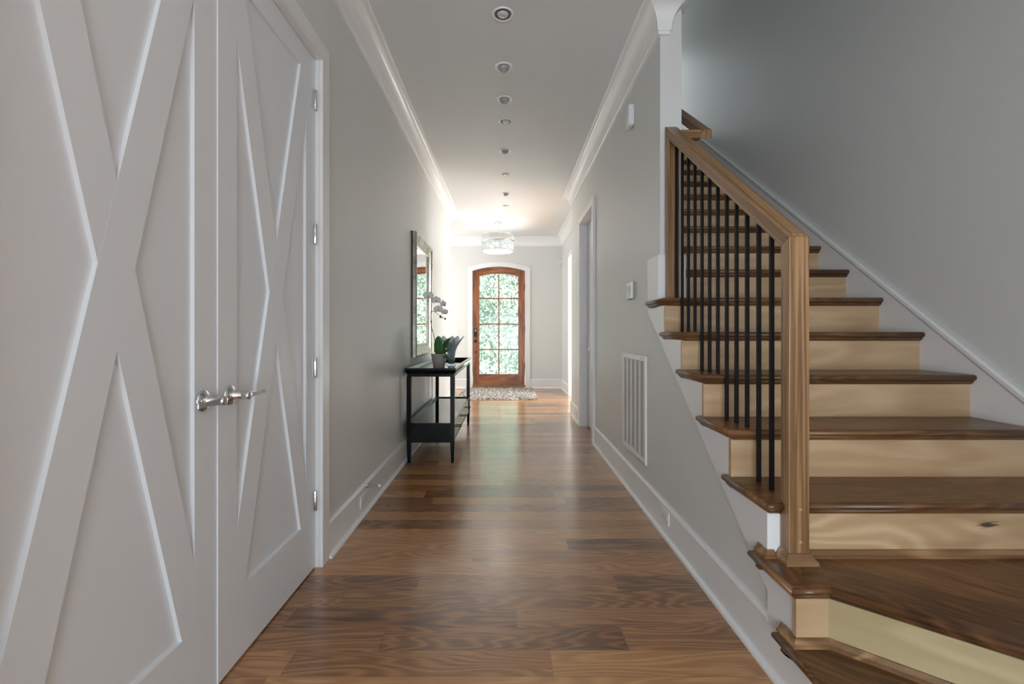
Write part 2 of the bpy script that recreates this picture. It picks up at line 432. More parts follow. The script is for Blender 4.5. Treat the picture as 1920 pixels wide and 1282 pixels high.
# ================================================================== closet doors
PF, PB = -.930, -.942
def clip(poly, axis, lim, keep_less):
    out = []
    for i, p in enumerate(poly):
        q = poly[(i+1) % len(poly)]
        ip = (p[axis] <= lim) if keep_less else (p[axis] >= lim)
        iq = (q[axis] <= lim) if keep_less else (q[axis] >= lim)
        if ip: out.append(p)
        if ip != iq:
            t = (lim-p[axis])/(q[axis]-p[axis]); out.append((p[0]+(q[0]-p[0])*t, p[1]+(q[1]-p[1])*t))
    return out
def closet(name, y0, y1, label, hinge_y, handle_y, hdir, PF=-.930, PB=-.942):
    z0, z1 = .008, DH-.004; st, tr, br = .100, .105, .242
    d = struct(name, MB().box(-.968, PB, y0, y1, z0, z1), 'door', label, 'door')
    f = MB().box(PB, PF, y0, y0+st, z0, z1).box(PB, PF, y1-st, y1, z0, z1)
    f.box(PB, PF, y0+st, y1-st, z0, z0+br).box(PB, PF, y0+st, y1-st, z1-tr, z1)
    obj('door_frame', f, 'door', d)
    ya, yb, za, zb = y0+st, y1-st, z0+br, z1-tr
    for k, (p, q) in enumerate((((ya, za), (yb, zb)), ((yb, za), (ya, zb)))):
        dx, dz = q[0]-p[0], q[1]-p[1]; l = math.hypot(dx, dz); nx, nz = -dz/l*.05, dx/l*.05; ex, ez = dx/l*.3, dz/l*.3
        po = [(p[0]-ex+nx, p[1]-ez+nz), (p[0]-ex-nx, p[1]-ez-nz), (q[0]+ex-nx, q[1]+ez-nz), (q[0]+ex+nx, q[1]+ez+nz)]
        po = clip(clip(clip(clip(po, 0, ya, False), 0, yb, True), 1, za, False), 1, zb, True)
        obj('cross_brace', MB().prism(po, YZ(PB), 0, PF-PB-.0002*k), 'door', d)
    # lever handle
    hz = .925
    AX = lambda x, y, z: (PF+z, handle_y+x, hz+y)
    hd = MB().lathe([(1e-5, 0), (.034, 0), (.034, .003), (.031, .006), (.024, .010), (.016, .014), (.0145, .019), (.0125, .022), (.0125, .05), (1e-5, .05)], 32, AX)
    h = obj('door_handle', hd, 'chrome', d)
    lv = MB()
    x0 = PF+.048
    lv.lathe([(1e-5, -.004), (.0148, -.004), (.0148, .016), (.012, .021), (1e-5, .021)], 20, lambda x, y, z: (x0+z, handle_y+x, hz+y))
    prof = [(0, .015, .013), (.02, .0155, .011), (.05, .0125, .009), (.085, .011, .008), (.112, .0115, .0085)]
    vs = []; fs = []
    for t, hh, th in prof:
        for sx, sz in ((-1, -1), (1, -1), (1, 1), (-1, 1)):
            vs.append((x0+.008+sx*th/1.0*.6, handle_y+hdir*t, hz+sz*hh*.62))
    for i in range(len(prof)-1):
        for k in range(4):
            j = (k+1) % 4; fs.append((i*4+k, i*4+j, i*4+4+j, i*4+4+k))
    fs += [(0, 1, 2, 3), tuple(len(vs)-4+k for k in range(4))]
    lv.add(vs, fs)
    obj('lever', lv, 'chrome', h, bevel=.0015)
    if hinge_y:
        for zc in (2.25, 1.606, .966, .326):
            hg = MB().lathe([(1e-5, -.047), (.0075, -.047), (.0075, .047), (1e-5, .047)], 14, lambda x, y, z: (-.921+x, hinge_y-.004+y, zc+z))
            hg.lathe([(1e-5, -.052), (.005, -.05), (.0065, -.047)], 12, lambda x, y, z: (-.921+x, hinge_y-.004+y, zc+z))
            hg.box(PF, PF+.003, hinge_y-.034, hinge_y-.004, zc-.045, zc+.045)
            obj('hinge', hg, 'chrome', d, bevel=.001)
    return d
closet('door_1', DY0+.003, 1.4535, 'left leaf of the white closet double doors with raised X brace', None, 1.393, -1)
closet('door_2', 1.4565, DY1-.003, 'right hinged leaf of the white closet double doors, four chrome hinges', DY1-.003, 1.518, 1, -.925, -.937)

# ================================================================== front door
fd0, fd1 = YF+.045, YF+.09      # leaf thickness
hw = .530
AO = arch(hw, 2.362, .086); 
dl = struct('door_4', MB().box(DX-hw, DX-hw+.136, fd0, fd1, .062, 2.33), 'mahog', 'arched mahogany front door with eight glass panes', 'door')
gx0, gx1 = DX-hw+.136, DX+hw-.136
AI = arch((gx1-gx0)/2, 2.263, .054, x0=DX)
obj('stile', MB().box(gx1, DX+hw, fd0, fd1, .062, 2.33), 'mahog', dl)
top = MB()
op = [(DX-hw, 2.33)] + AO + [(DX+hw, 2.33), (gx1, 2.33)] 
top.prism([(DX-hw, 2.33), (gx0, 2.33)] + AI + [(gx1, 2.33), (DX+hw, 2.33)] + AO[::-1], XZ(fd0), 0, fd1-fd0) if AI[0][1] >= 2.33 else None
# top rail: fill between inner arch and outer arch, shouldered by the stiles
t2 = MB(); nA = len(AI)
AO2 = arch(hw, 2.362, .086, 20)
def zo(x):
    for i in range(len(AO)-1):
        if AO[i][0] <= x <= AO[i+1][0]+1e-9:
            t = (x-AO[i][0])/(AO[i+1][0]-AO[i][0]); return AO[i][1]*(1-t)+AO[i+1][1]*t
    return AO[-1][1]
for i in range(nA-1):
    (xa, za), (xb, zb) = AI[i], AI[i+1]
    t2.prism([(xa, za), (xb, zb), (xb, zo(xb)), (xa, zo(xa))], XZ(fd0), 0, fd1-fd0)
obj('top_rail', t2, 'mahogx', dl)
t3 = MB()
for xa, xb in ((DX-hw, gx0), (gx1, DX+hw)):
    k = 5
    for i in range(k):
        a = xa+(xb-xa)*i/k; b3 = xa+(xb-xa)*(i+1)/k
        t3.prism([(a, 2.33), (b3, 2.33), (b3, zo(b3)), (a, zo(a))], XZ(fd0), 0, fd1-fd0)
obj('stile_head', t3, 'mahog', dl)
obj('bottom_rail', MB().box(gx0, gx1, fd0, fd1, .062, .280), 'mahogx', dl)
mz = [1.815, 1.293, .776]; mw = .0125
obj('muntin', MB().box(DX-mw, DX+mw, fd0+.004, fd1-.004, .28, 2.30), 'mahog', dl)
for z in mz: obj('muntin', MB().box(gx0, gx1, fd0+.005, fd1-.005, z-mw, z+mw), 'mahogx', dl)
zl = [.28, .776, 1.293, 1.815, None]
for c, (xa, xb) in enumerate(((gx0, DX-mw), (DX+mw, gx1))):
    for r in range(4):
        lo = zl[r] + (mw if r else 0)
        if r < 3: po = [(xa, lo), (xb, lo), (xb, zl[r+1]-mw), (xa, zl[r+1]-mw)]
        else:
            ins = [p for p in AI if xa < p[0] < xb]
            zi = lambda x: AI[0][1] + .054*(1-((x-DX)/((gx1-gx0)/2))**2)
            po = [(xa, lo), (xb, lo), (xb, zi(xb))] + ins[::-1] + [(xa, zi(xa))]
        obj('pane', MB().prism(po, XZ((fd0+fd1)/2-.003), 0, .006), 'glass', dl)
kp = MB().box(-.675, -.609, fd0-.022, fd0, 1.04, 1.205)
k = obj('keypad_lock', kp, 'bronze', dl, bevel=.008)
obj('keypad_window', MB().box(-.660, -.624, fd0-.0235, fd0-.022, 1.14, 1.19), flat('keypad_screen', (.25, .27, .28), .1), k)
db = obj('deadbolt', MB().box(-.673, -.612, fd0-.016, fd0, .918, .975), 'bronze', dl, bevel=.005)
obj('thumb_turn', MB().box(-.650, -.635, fd0-.035, fd0-.016, .93, .963), 'bronze', db, bevel=.003)
obj('lock_cylinder', MB().lathe([(1e-5, .012), (.012, .012), (.014, 0)], 16, lambda x, y, z: (-.642+x, fd0-z, .726+y)), 'bronze', dl)
for z in (.45, 1.2, 2.05):
    obj('hinge', MB().box(DX+hw-.006, DX+hw+.008, fd0-.012, fd0, z-.06, z+.06), 'bronze', dl)
struct('trim_8', MB().box(DX-HWD, DX+HWD, YF-.03, YF+.14, 0, .03).box(DX-HWD, DX+HWD, YF+.035, YF+.14, .03, .058), 'threshold', 'wooden threshold under the front door', 'threshold', bevel=.003)

# ================================================================== staircase
def offset_poly(poly, ds):
    n = len(poly); out = []
    for i in range(n):
        p0, p1, p2 = poly[i-1], poly[i], poly[(i+1) % n]
        d1, d2 = ds[i-1], ds[i]
        def ln(a, b, d):
            dx, dy = b[0]-a[0], b[1]-a[1]; l = math.hypot(dx, dy); nx, ny = -dy/l, dx/l
            return (a[0]+nx*d, a[1]+ny*d, dx/l, dy/l)
        x1, y1, ux, uy = ln(p0, p1, d1); x2, y2, vx, vy = ln(p1, p2, d2)
        den = ux*vy - uy*vx
        if abs(den) < 1e-6: out.append((p1[0]-uy*d1, p1[1]+ux*d1)); continue
        t = ((x2-x1)*vy - (y2-y1)*vx)/den; out.append((x1+ux*t, y1+uy*t))
    return out
RN = .0135
NOSE = [(RN - RN*cos(radians(a)), -RN + RN*sin(radians(a))) for a in (90, 65, 40, 15, -15, -40, -65, -90)]
COVE = [(.012, -.0275), (.0125, -.031), (.016, -.037), (.022, -.042), (.0285, -.045)]
def nosed(poly, flags, ztop, cove=True):
    m = MB(); prof = NOSE + (COVE if cove else [])
    n = len(poly)
    rows = []
    for d, z in prof:
        q = offset_poly(poly, [d if f else 0 for f in flags]); rows.append([(x, y, ztop+z) for x, y in q])
    vs = [p for r in rows for p in r]; fs = [list(range(n)), list(range((len(prof)-1)*n, len(prof)*n))[::-1]]
    m.add(vs, fs)
    b = len(m.v)-len(vs)
    for k in range(len(prof)-1):
        for i in range(n):
            j = (i+1) % n
            m.f.append([b+k*n+i, b+k*n+j, b+(k+1)*n+j, b+(k+1)*n+i]); m.sm.append(bool(flags[i]) and k != 7)
    return m
EX, SX = .858, .879             # return nosing edge, stringer face
st = thing('staircase', 'oak staircase with pale maple risers climbing along the right wall', 'staircase', (SX, 1.2, 0))
NT = 17
for n in range(3, NT+1):
    yn, yb = YN(n), YR(n+1); z = n*R
    if n == 3:
        po = [(EX, yn), (.9180, yn), (.9180, 1.532), (.988, 1.532), (.988, yn), (SK, yn), (SK, yb), (SX, yb), (SX, yn+.32), (EX, yn+.32)]
        fl = [1, 0, 0, 0, 1, 0, 0, 0, 1, 1]
    elif n < 7:
        po = [(EX, yn), (SK, yn), (SK, yb), (SX, yb), (SX, yn+.32), (EX, yn+.32)]; fl = [1, 0, 0, 0, 1, 1]
    elif n == 7:
        po = [(EX, yn), (SK, yn), (SK, yb), (WI+.002, yb), (WI+.002, 2.657), (SX, 2.657), (SX, yn+.338), (EX, yn+.338)]; fl = [1, 0, 0, 0, 0, 0, 1, 1]
    else:
        po = [(WI+.002, yn), (SK, yn), (SK, yb), (WI+.002, yb)]; fl = [1, 0, 0, 0]
    obj('tread', nosed(po, fl, z), 'tread', st)
    xl = SX-.0008 if n < 8 else WI+.002
    if n == 3:
        obj('riser', MB().box(.985, SK, YR(3), YR(3)+.018, 2*R, z-.027), 'maple_knot', st, label='pale maple riser with a dark knot')
        obj('riser', MB().box(SX-.0008, .985, YR(3), YR(3)+.018, 2*R, z-.027), 'white', st, label='narrow white riser beside the newel')
    else:
        obj('riser', MB().box(xl, SK, YR(n), YR(n)+.018, (n-1)*R, z-.027), 'maple', st)
obj('riser', MB().box(WI+.002, SK, YR(18), YR(18)+.018, 17*R, 18*R-.027), 'maple', st)
obj('landing', MB().box(WI+.002, SK, YN(18), 6.88, 18*R-.027, 18*R), 'tread', st)
# winders: step 2 (border pieces and boards), step 1
dxu, dyu = .7495, -.662
def along(p, X): t = (X-p[0])/dxu; return (X, p[1]+dyu*t)
q2 = (.957, 1.341); e2 = along(q2, SK)
obj('tread', nosed([(.838, 1.341), (.957, 1.341), (1.03, 1.505), (1.002, 1.505)], [1, 0, 0, 0], 2*R), 'tread', st, label='mitred front border of the second step')
obj('tread', nosed([(.838, 1.341), (1.002, 1.505), (1.03, 1.505), (1.04, 1.537), (SX, 1.537), (SX, 1.59), (.838, 1.59)], [0, 0, 0, 0, 1, 1, 1], 2*R), 'tread_side', st, label='mitred side border of the second step')
obj('tread', nosed([q2, e2, (SK, 1.537), (1.04, 1.537), (1.03, 1.505)], [1, 0, 0, 0, 0], 2*R), 'winder', st, label='diagonal boards of the second step')
q1 = (.957, 1.09); e1 = along(q1, SK)
obj('tread', nosed([(.838, 1.09), q1, e1, (SK, 1.537), (SX, 1.40), (SX, 1.447), (.838, 1.447)], [1, 1, 0, 0, 1, 1, 1], R), 'winder', st)
r2 = (.9705, 1.375); n2 = (.662*.034, .7495*.034)
f2 = along(r2, SK)
bk = lambda p, d: (p[0]+.662*d, p[1]+.7495*d)
obj('riser', MB().box(.873, r2[0], 1.375, 1.393, R, 2*R-.027), 'maple', st)
obj('riser', MB().prism([r2, f2, bk(f2, .018), bk(r2, .018)], XY, R, 2*R-.027), wood('shaded_maple_winder_riser', [(.0, (.25, .175, .085)), (.35, (.40, .31, .165)), (.65, (.49, .39, .22)), (1., (.56, .46, .28))], 'X', rough=.36, rings=5, ringmix=.22, fibre=.18, seed=14., rot=radians(41.5), scale=(.9, 5.)), st)  # greener maple, its colour also darkened to stand in for shade
r1 = (.9705, 1.124); f1 = along(r1, SK)
obj('riser', MB().box(.879, r1[0], 1.124, 1.142, 0, R-.027), 'maple', st)
obj('riser', MB().prism([r1, f1, bk(f1, .018), bk(r1, .018)], XY, 0, R-.027), 'maple', st)
# white stringer facing the hall
sg = [(1.377, .187), (1.5375, .187), (1.5375, diag(1.5375)), (2.842, diag(2.842)), (2.842, 7*R-.027)]
for n in range(7, 2, -1):
    sg += [(YR(n)+.002, n*R-.027), (YR(n)+.002, (n-1)*R-.027)]
sg += [(1.377, 2*R-.027)]
obj('stringer', MB().prism(sg, YZ(SX), 0, .0135), 'white', st, bevel=.001)
# wall skirt on the right with its cap
zs = lambda y: .865 + .766*(y-1.822)
sk = [(.6, 0), (.6, max(.05, zs(.6))), (5.3, zs(5.3)), (5.3, zs(5.3)-1.2)]
obj('skirt_board', MB().prism([(.5, 0), (.9, zs(.9)), (5.3, zs(5.3)), (5.3, zs(5.3)-.9), (1.6, 0)], YZ(SK), 0, .0144), 'white', st)
obj('skirt_cap', MB().prism([(.9, zs(.9)-.012), (5.3, zs(5.3)-.012), (5.3, zs(5.3)+.018), (.9, zs(.9)+.018)], YZ(SK-.009), 0, .0234), 'white', st, bevel=.005)
# little base coves on the two lowest treads
BC = [(0, 0), (.019, 0), (.0185, .006), (.012, .010), (.007, .018), (.006, .024), (0, .024)]
def cove(path, z, mat='cove'):
    obj('base_moulding', MB().sweep(path, [(d, z+h) for d, h in BC], smooth=False), mat, st)
cove([(SK, YR(3)), (1.0065, YR(3))], 2*R)
obj('base_moulding', MB().sweep([(SX, 1.59), (SX, YR(3)), (.9000, YR(3))], [(-d, 2*R+h) for d, h in BC]), 'cove', st)
obj('base_moulding', MB().sweep([(.873, 1.447), (.873, 1.375), r2, f2], [(-d, R+h) for d, h in BC]), 'cove', st)

# ================================================================== railing
rl = thing('stair_railing', 'oak newel and sloping handrail with black iron balusters on the stairs', 'railing', (.953, 1.507, 2*R))
PX0, PX1 = .9195, .9865; P0, P1 = 1.485, 1.530; U0, U1 = 2.594, 2.639
SL = R/RUN; zt = lambda y: 1.447 + SL*(y-P0); VT = .0566
zb_ = lambda y: zt(y) - VT
po_ = obj('newel_post', MB().prism([(P0, 2*R+.0006), (P1, 2*R+.0006), (P1, zb_(P1)), (P0, zt(P0))], lambda a, b, h: (PX0+h, a, b), 0, PX1-PX0), 'post', rl, bevel=.0015)
obj('newel_post', MB().prism([(U0, 7*R+.0006), (U1, 7*R+.0006), (U1, zt(U1)), (U0, zb_(U0))], lambda a, b, h: (PX0-.004+h, a, b), 0, PX1-PX0), 'post', rl, bevel=.0015)
hr_ = obj('handrail', MB().prism([(P0, zt(P0)), (P1, zb_(P1)), (U0, zb_(U0)), (U1, zt(U1))], lambda a, b, h: (PX0-.001+h, a, b), 0, PX1-PX0), 'rail', rl, bevel=.0015)
bs = MB().sweep([(PX0, P1), (PX0, P0), (PX1, P0), (PX1, P1)], [(0, 2*R+.0006), (-.019, 2*R+.0006), (-.019, 2*R+.012), (-.012, 2*R+.020), (-.004, 2*R+.034), (0, 2*R+.036)])
obj('base_moulding', bs, 'cove', rl)
for z in (.555, .448):
    obj('wood_plug', MB().lathe([(1e-5, .0012), (.0055, .0010), (.006, 0)], 16, lambda x, y, q, z=z: (.9575+x, P0-q, z+y)), flat('plug_oak', (.42, .26, .13), .4), po_)
for dx in (-.011, .013):
    cy = 1.497
    obj('wood_plug', MB().lathe([(1e-5, .0012), (.0055, .0010), (.006, 0)], 16, lambda x, y, q, dx=dx: (.953+dx+x, cy+y*.796-q*.605, zt(cy)+y*.605+q*.796)), flat('plug_oak', (.42, .26, .13), .4), hr_)
for k in range(12):
    y = 1.64 + .0838*k; n = int((y-1.507)/RUN)+3; hwb = .0068
    m = MB().prism([(y-hwb, n*R+.0006), (y+hwb, n*R+.0006), (y+hwb, zb_(y+hwb)+.004), (y-hwb, zb_(y-hwb)+.004)], lambda a, b, h: (.953-hwb+h, a, b), 0, 2*hwb)
    obj('baluster', m, 'iron', rl, bevel=.0012)
# wall-mounted handrail
wh = thing('wall_handrail', 'brown wooden wall handrail with mitred return above the upper newel', 'handrail', (WI, 2.7, 2.3))
HB = 2.666; zt2 = lambda y: 2.32 + SL*(y-HB)
obj('rail', MB().prism([(HB, zt2(HB)-.052), (HB+.05, zt2(HB+.05)-.0566), (5.4, zt2(5.4)-.0566), (5.4, zt2(5.4)), (HB+.06, zt2(HB+.06)), (HB+.0, 2.322)], lambda a, b, h: (1.133+h, a, b), 0, .067), 'rail', wh, bevel=.006)
obj('rail_return', MB().box(WI, 1.136, HB, HB+.045, 2.27, 2.321), 'railx', wh, bevel=.002)
for y in (3.2, 4.6):
    obj('bracket', MB().tube([(WI, y, zt2(y)-.12), (1.10, y, zt2(y)-.12), (1.165, y, zt2(y)-.05)], .007), 'steel', wh)

# ================================================================== recessed lights
RL = [(-.026, 2.729, 0), (-.025, 3.274, 1), (-.022, 3.729, 1), (-.0145, 4.122, 0), (-.022, 4.783, 1), (-.019, 5.505, 0), (-.015, 6.27, 1), (-.016, 6.88, 0)]
RLL = ['recessed ceiling light nearest the viewer, with sunken bulb', 'second ceiling light from the viewer, eyeball tilted out', 'third ceiling light from the viewer, eyeball tilted out',
       'fourth ceiling light from the viewer, with sunken bulb', 'fifth ceiling light from the viewer, eyeball tilted out', 'sixth ceiling light from the viewer, with sunken bulb',
       'second ceiling light counting from the drum pendant, eyeball tilted out', 'recessed ceiling light nearest the drum pendant']
trimm = flat('light_trim_white', (.93, .93, .93), .3, spec=.8); bulbm = flat('frosted_bulb', (.62, .64, .64), .15, coat=.6)
eyem = flat('eyeball_grey', (.36, .38, .37), .3); canm = flat('baffle_grey', (.12, .12, .12), .4)
for (x, y, kind), lab in zip(RL, RLL):
    t = thing('recessed_light', lab, 'ceiling light', (x, y, CZ), 'row of recessed lights in the hall ceiling')
    mp = lambda a, b, c: (x+a, y+b, CZ+c)
    inner = .050 if not kind else .040
    obj('trim_ring', MB().lathe([(inner, -.001), (inner+.002, -.003), (.0585, -.0075), (.0635, -.004), (.0645, 0)], 40, mp), trimm, t)
    if not kind:
        obj('baffle', MB().lathe([(.050, -.001), (.044, -.0008), (.0335, -.0005)], 40, mp), canm, t)
        obj('bulb', MB().lathe([(.032, -.0005), (.031, -.006), (.024, -.011), (.012, -.0135), (1e-5, -.014)], 32, mp), bulbm, t)
    else:
        a = radians(38)
        def eb(px, py, pz):
            yy = py*cos(a) + pz*sin(a)*1.0; zz = -py*sin(a)*1.0 + pz*cos(a)
            return (x+px, y+yy, CZ-.002+zz)
        prof = [(.0395, -.004)] + [(.0395*cos(radians(q)), -.0395*sin(radians(q))) for q in (10, 25, 40, 52)] + [(.022, -.030), (.018, -.024), (1e-5, -.024)]
        hemi = MB()
        for r0, z0 in [(0, 0)]: pass
        # dome, kept below the ceiling plane
        prof = [(.0395*cos(radians(q)), -.0395*sin(radians(q))*.85-.003) for q in (0, 15, 30, 45, 60, 75)] + [(1e-5, -.0366)]
        obj('eyeball', MB().lathe(prof, 32, mp), eyem, t)
        obj('lamp_face', MB().lathe([(.019, 0), (.017, .0025), (1e-5, .003)], 24, lambda px, py, pz: (x+px, y-.012+py*.95-pz*.3, CZ-.0345-pz*.95+py*.31+ .002)), bulbm, t)

# ================================================================== pendant
PXc, PYc = -.163, 7.88
pd = thing('pendant_light', 'drum pendant of clear glass rods hanging in the entry', 'pendant light', (PXc, PYc, CZ))
pm = lambda a, b, c: (PXc+a, PYc+b, c)
obj('canopy', MB().lathe([(.068, CZ), (.068, CZ-.018), (.060, CZ-.024), (.012, CZ-.026), (.010, CZ-.05), (1e-5, CZ-.05)], 32, pm), 'chrome', pd)
obj('stem', MB().lathe([(.0055, CZ-.03), (.0055, 2.60)], 12, pm), 'chrome', pd)
zt_, zm, zb2 = 2.805, 2.700, 2.525; RR = .279
gm = flat('ribbed_glass_rods', (.86, .90, .88), .12, trans=.0, spec=.6)
m, nt, b = newmat('ribbed_glass_drum'); n = N(nt)
tr = n.new('ShaderNodeBsdfTransparent'); tr.inputs[0].default_value = (.93, .96, .95, 1)
nt.links.new(b.outputs[0], (mx := n.new('ShaderNodeMixShader')).inputs[2]); nt.links.new(tr.outputs[0], mx.inputs[1]); mx.inputs[0].default_value = .42
nt.links.new(mx.outputs[0], nt.nodes['Material Output'].inputs[0])
b.inputs['Base Color'].default_value = (.50, .54, .53, 1); b.inputs['Roughness'].default_value = .15
M['rods'] = m
rib = lambda r, z, a: r + .003*cos(a*90)
obj('shade', MB().lathe([(RR, zt_), (RR, zm+.015)], 360, pm, rad=rib), 'rods', pd, label='upper ring of glass rods')
obj('shade', MB().lathe([(RR-.004, zm-.015), (RR-.004, zb2)], 360, pm, rad=rib), 'rods', pd, label='lower ring of glass rods')
ring = lambda r, z, h, t=.006: MB().lathe([(r-t, z), (r, z), (r, z+h), (r-t, z+h), (r-t, z)], 64, pm)
obj('band', ring(RR+.004, zt_-.003, .007), 'chrome', pd)
obj('band', ring(RR+.004, zm-.016, .026), 'chrome', pd, label='wide chrome middle band')
obj('band', ring(RR+.004, zb2-.004, .008), 'chrome', pd)
obj('diffuser', MB().lathe([(1e-5, zb2-.012), (.15, zb2-.008), (RR-.02, zb2+.002), (RR-.008, zb2+.004), (RR-.02, zb2+.006), (1e-5, zb2+.004)], 48, pm),
    flat('lit_opal_glass', (.9, .9, .88), .3, emit=(1, .98, .95), es=.75), pd)
obj('finial', MB().lathe([(1e-5, zb2-.03), (.008, zb2-.026), (.012, zb2-.018), (.006, zb2-.012), (1e-5, zb2-.01)], 16, pm), 'chrome', pd)
obj('socket_plate', MB().lathe([(1e-5, 2.66), (.12, 2.66), (.12, 2.685), (1e-5, 2.69)], 32, pm), 'chrome', pd)
for k in range(3):
    a = 2*pi*k/3+.4
    obj('bulb', MB().ball((PXc+.13*cos(a), PYc+.13*sin(a), 2.625), .026), flat('lit_bulb', (1, 1, 1), .4, emit=(1, .95, .88), es=4), pd)
pl_ = bpy.data.lights.new('pendant_glow', 'POINT'); pl_.energy = 4.5; pl_.color = (1, .99, .97); pl_.shadow_soft_size = .11
plo = bpy.data.objects.new('pendant_glow', pl_); C.objects.link(plo); plo.location = (PXc, PYc, 2.74)

# ================================================================== console table
ct = thing('console_table', 'black lacquered console table with drawers under the mirror', 'console table', (-.66, 4.74, 0))
TX0, TX1, TY0, TY1 = -.871, -.455, 3.935, 5.56
lw = .038
for sx in (0, 1):
    for sy in (0, 1):
        xa = TX0 if not sx else TX1-lw; ya = TY0 if not sy else TY1-lw
        m = MB(); cx, cy = xa+lw/2, ya+lw/2; vs = []
        for z, h in ((0, .0125), (.16, .0185), (.176, .019), (.75, .019)):
            vs += [(cx-h, cy-h, z), (cx+h, cy-h, z), (cx+h, cy+h, z), (cx-h, cy+h, z)]
        fs = [(0, 1, 2, 3), (12, 13, 14, 15)] + [(i*4+k, i*4+(k+1) % 4, i*4+4+(k+1) % 4, i*4+4+k) for i in range(3) for k in range(4)]
        obj('leg', m.add(vs, fs), 'lacquer', ct, bevel=.001)
rect = [(TX0, TY0), (TX1, TY0), (TX1, TY1), (TX0, TY1)]
# flared tray rim: outside profile, then inner slope down to the glass
obj('tray_rim', MB().sweep(rect, [(.004, .748), (.004, .772), (-.004, .782), (-.013, .806), (-.013, .823), (.012, .823), (.030, .795), (.034, .770), (.030, .748)], closed=True), 'lacquer', ct)
obj('table_top', MB().box(TX0+.03, TX1-.03, TY0+.03, TY1-.03, .768, .785), 'lacquer', ct)
obj('glass_inset', MB().box(TX0+.031, TX1-.031, TY0+.031, TY1-.031, .785, .790), 'glass_top', ct)
zl0, zl1 = .178, .346
for ya in (TY0+.006, TY1-.026):
    obj('end_panel', MB().box(TX0+lw, TX1-lw, ya, ya+.02, zl0, zl1).box(TX0+lw, TX1-lw, ya-.004, ya+.024, zl0, zl0+.02), 'lacquer', ct)
obj('back_panel', MB().box(TX0+.006, TX0+.024, TY0+lw, TY1-lw, zl0, zl1+.012), 'lacquer', ct)
obj('shelf', MB().box(TX0+.024, TX1-.012, TY0+.026, TY1-.026, .312, .330), 'lacquer', ct)
obj('glass_shelf', MB().box(TX0+.025, TX1-.030, TY0+.027, TY1-.027, .330, .335), 'glass_top', ct)
obj('shelf_bottom', MB().box(TX0+.024, TX1-.025, TY0+.026, TY1-.026, zl0, zl0+.014), 'lacquer', ct)
obj('front_rail', MB().box(TX1-.028, TX1-.006, TY0+lw, TY1-lw, .322, zl1).box(TX1-.028, TX1-.006, TY0+lw, TY1-lw, zl0, zl0+.018), 'lacquer', ct, bevel=.002)
L3 = (TY1-TY0-2*lw)/3
for k in range(3):
    ya = TY0+lw+L3*k+.003
    d = obj('drawer', MB().box(TX1-.03, TX1-.010, ya, ya+L3-.006, zl0+.02, .320), 'lacquer', ct, bevel=.002)
    yc = ya+L3/2
    hb = MB().tube([(TX1+.026, yc-.05, .265), (TX1+.026, yc+.05, .265)], .005)
    for e in (-.035, .035): hb.tube([(TX1-.012, yc+e, .265), (TX1+.026, yc+e, .265)], .004)
    obj('handle', hb, 'iron', d)

# ================================================================== mirror
mr = thing('wall_mirror', 'rectangular mirror in a wide silver-leaf frame above the console table', 'mirror', (WL, 4.78, 1.5))
silver = None
m, nt, b = newmat('silver_leaf'); n = N(nt)
tc = n.new('ShaderNodeTexCoord'); nz = n.noise(tc.outputs['Object'], 9, 3, .5)
n.put(b.inputs['Base Color'], n.ramp(nz, [(.3, (.30, .27, .22)), (.5, (.39, .36, .30)), (.7, (.48, .455, .40))]))
b.inputs['Metallic'].default_value = .9; n.put(b.inputs['Roughness'], n.maprange(nz, .3, .7, .24, .36))
M['silver'] = m
my0, my1, mz0, mz1 = 4.315, 5.255, .895, 2.095
fr_ = [(0, .002), (0, .040), (.006, .048), (.016, .050), (.026, .045), (.040, .034), (.075, .020), (.100, .016), (.106, .022), (.114, .022), (.120, .014), (.120, .002)]
obj('frame', MB().sweep([(my0, mz0), (my1, mz0), (my1, mz1), (my0, mz1)], fr_, YZ(WL), closed=True), 'silver', mr)
obj('frame_edge', MB().sweep([(my0, mz0), (my1, mz0), (my1, mz1), (my0, mz1)], [(-.002, .001), (-.002, .012), (.002, .012), (.002, .001)], YZ(WL), closed=True), 'bronze', mr, label='dark outer edge of the frame')
obj('glass', MB().box(WL+.004, WL+.011, my0+.115, my1-.115, mz0+.115, mz1-.115), 'mirror', mr)

# ================================================================== orchid
OX, OY, OZ = -.652, 4.36, .7906
oc = thing('potted_orchid', 'white orchid in a ribbed taupe pot on the console table', 'plant', (OX, OY, OZ))
om = lambda a, b, c: (OX+a, OY+b, OZ+c)
pp = [(1e-5, 0), (.050, 0)]
for k in range(22):
    z = .002 + .120*k/21
    pp.append((.051 + .024*(z/.122) + .0022*abs(sin(z*pi/.0205)), z))
pp += [(.0785, .126), (.0785, .136), (.072, .136), (.064, .118), (1e-5, .118)]
obj('pot', MB().lathe(pp, 40, om), flat('taupe_ceramic', (.40, .35, .335), .35), oc)
obj('soil', MB().lathe([(.064, .119), (.03, .127), (1e-5, .130)], 24, om), flat('bark', (.06, .04, .025), .9), oc)
lm = None
m, nt, b = newmat('orchid_leaf'); n = N(nt)
tc = n.new('ShaderNodeTexCoord')
n.put(b.inputs['Base Color'], n.ramp(n.noise(tc.outputs['Object'], 18, 2), [(.3, (.018, .075, .018)), (.7, (.05, .17, .035))])); b.inputs['Roughness'].default_value = .28
M['leaf'] = m
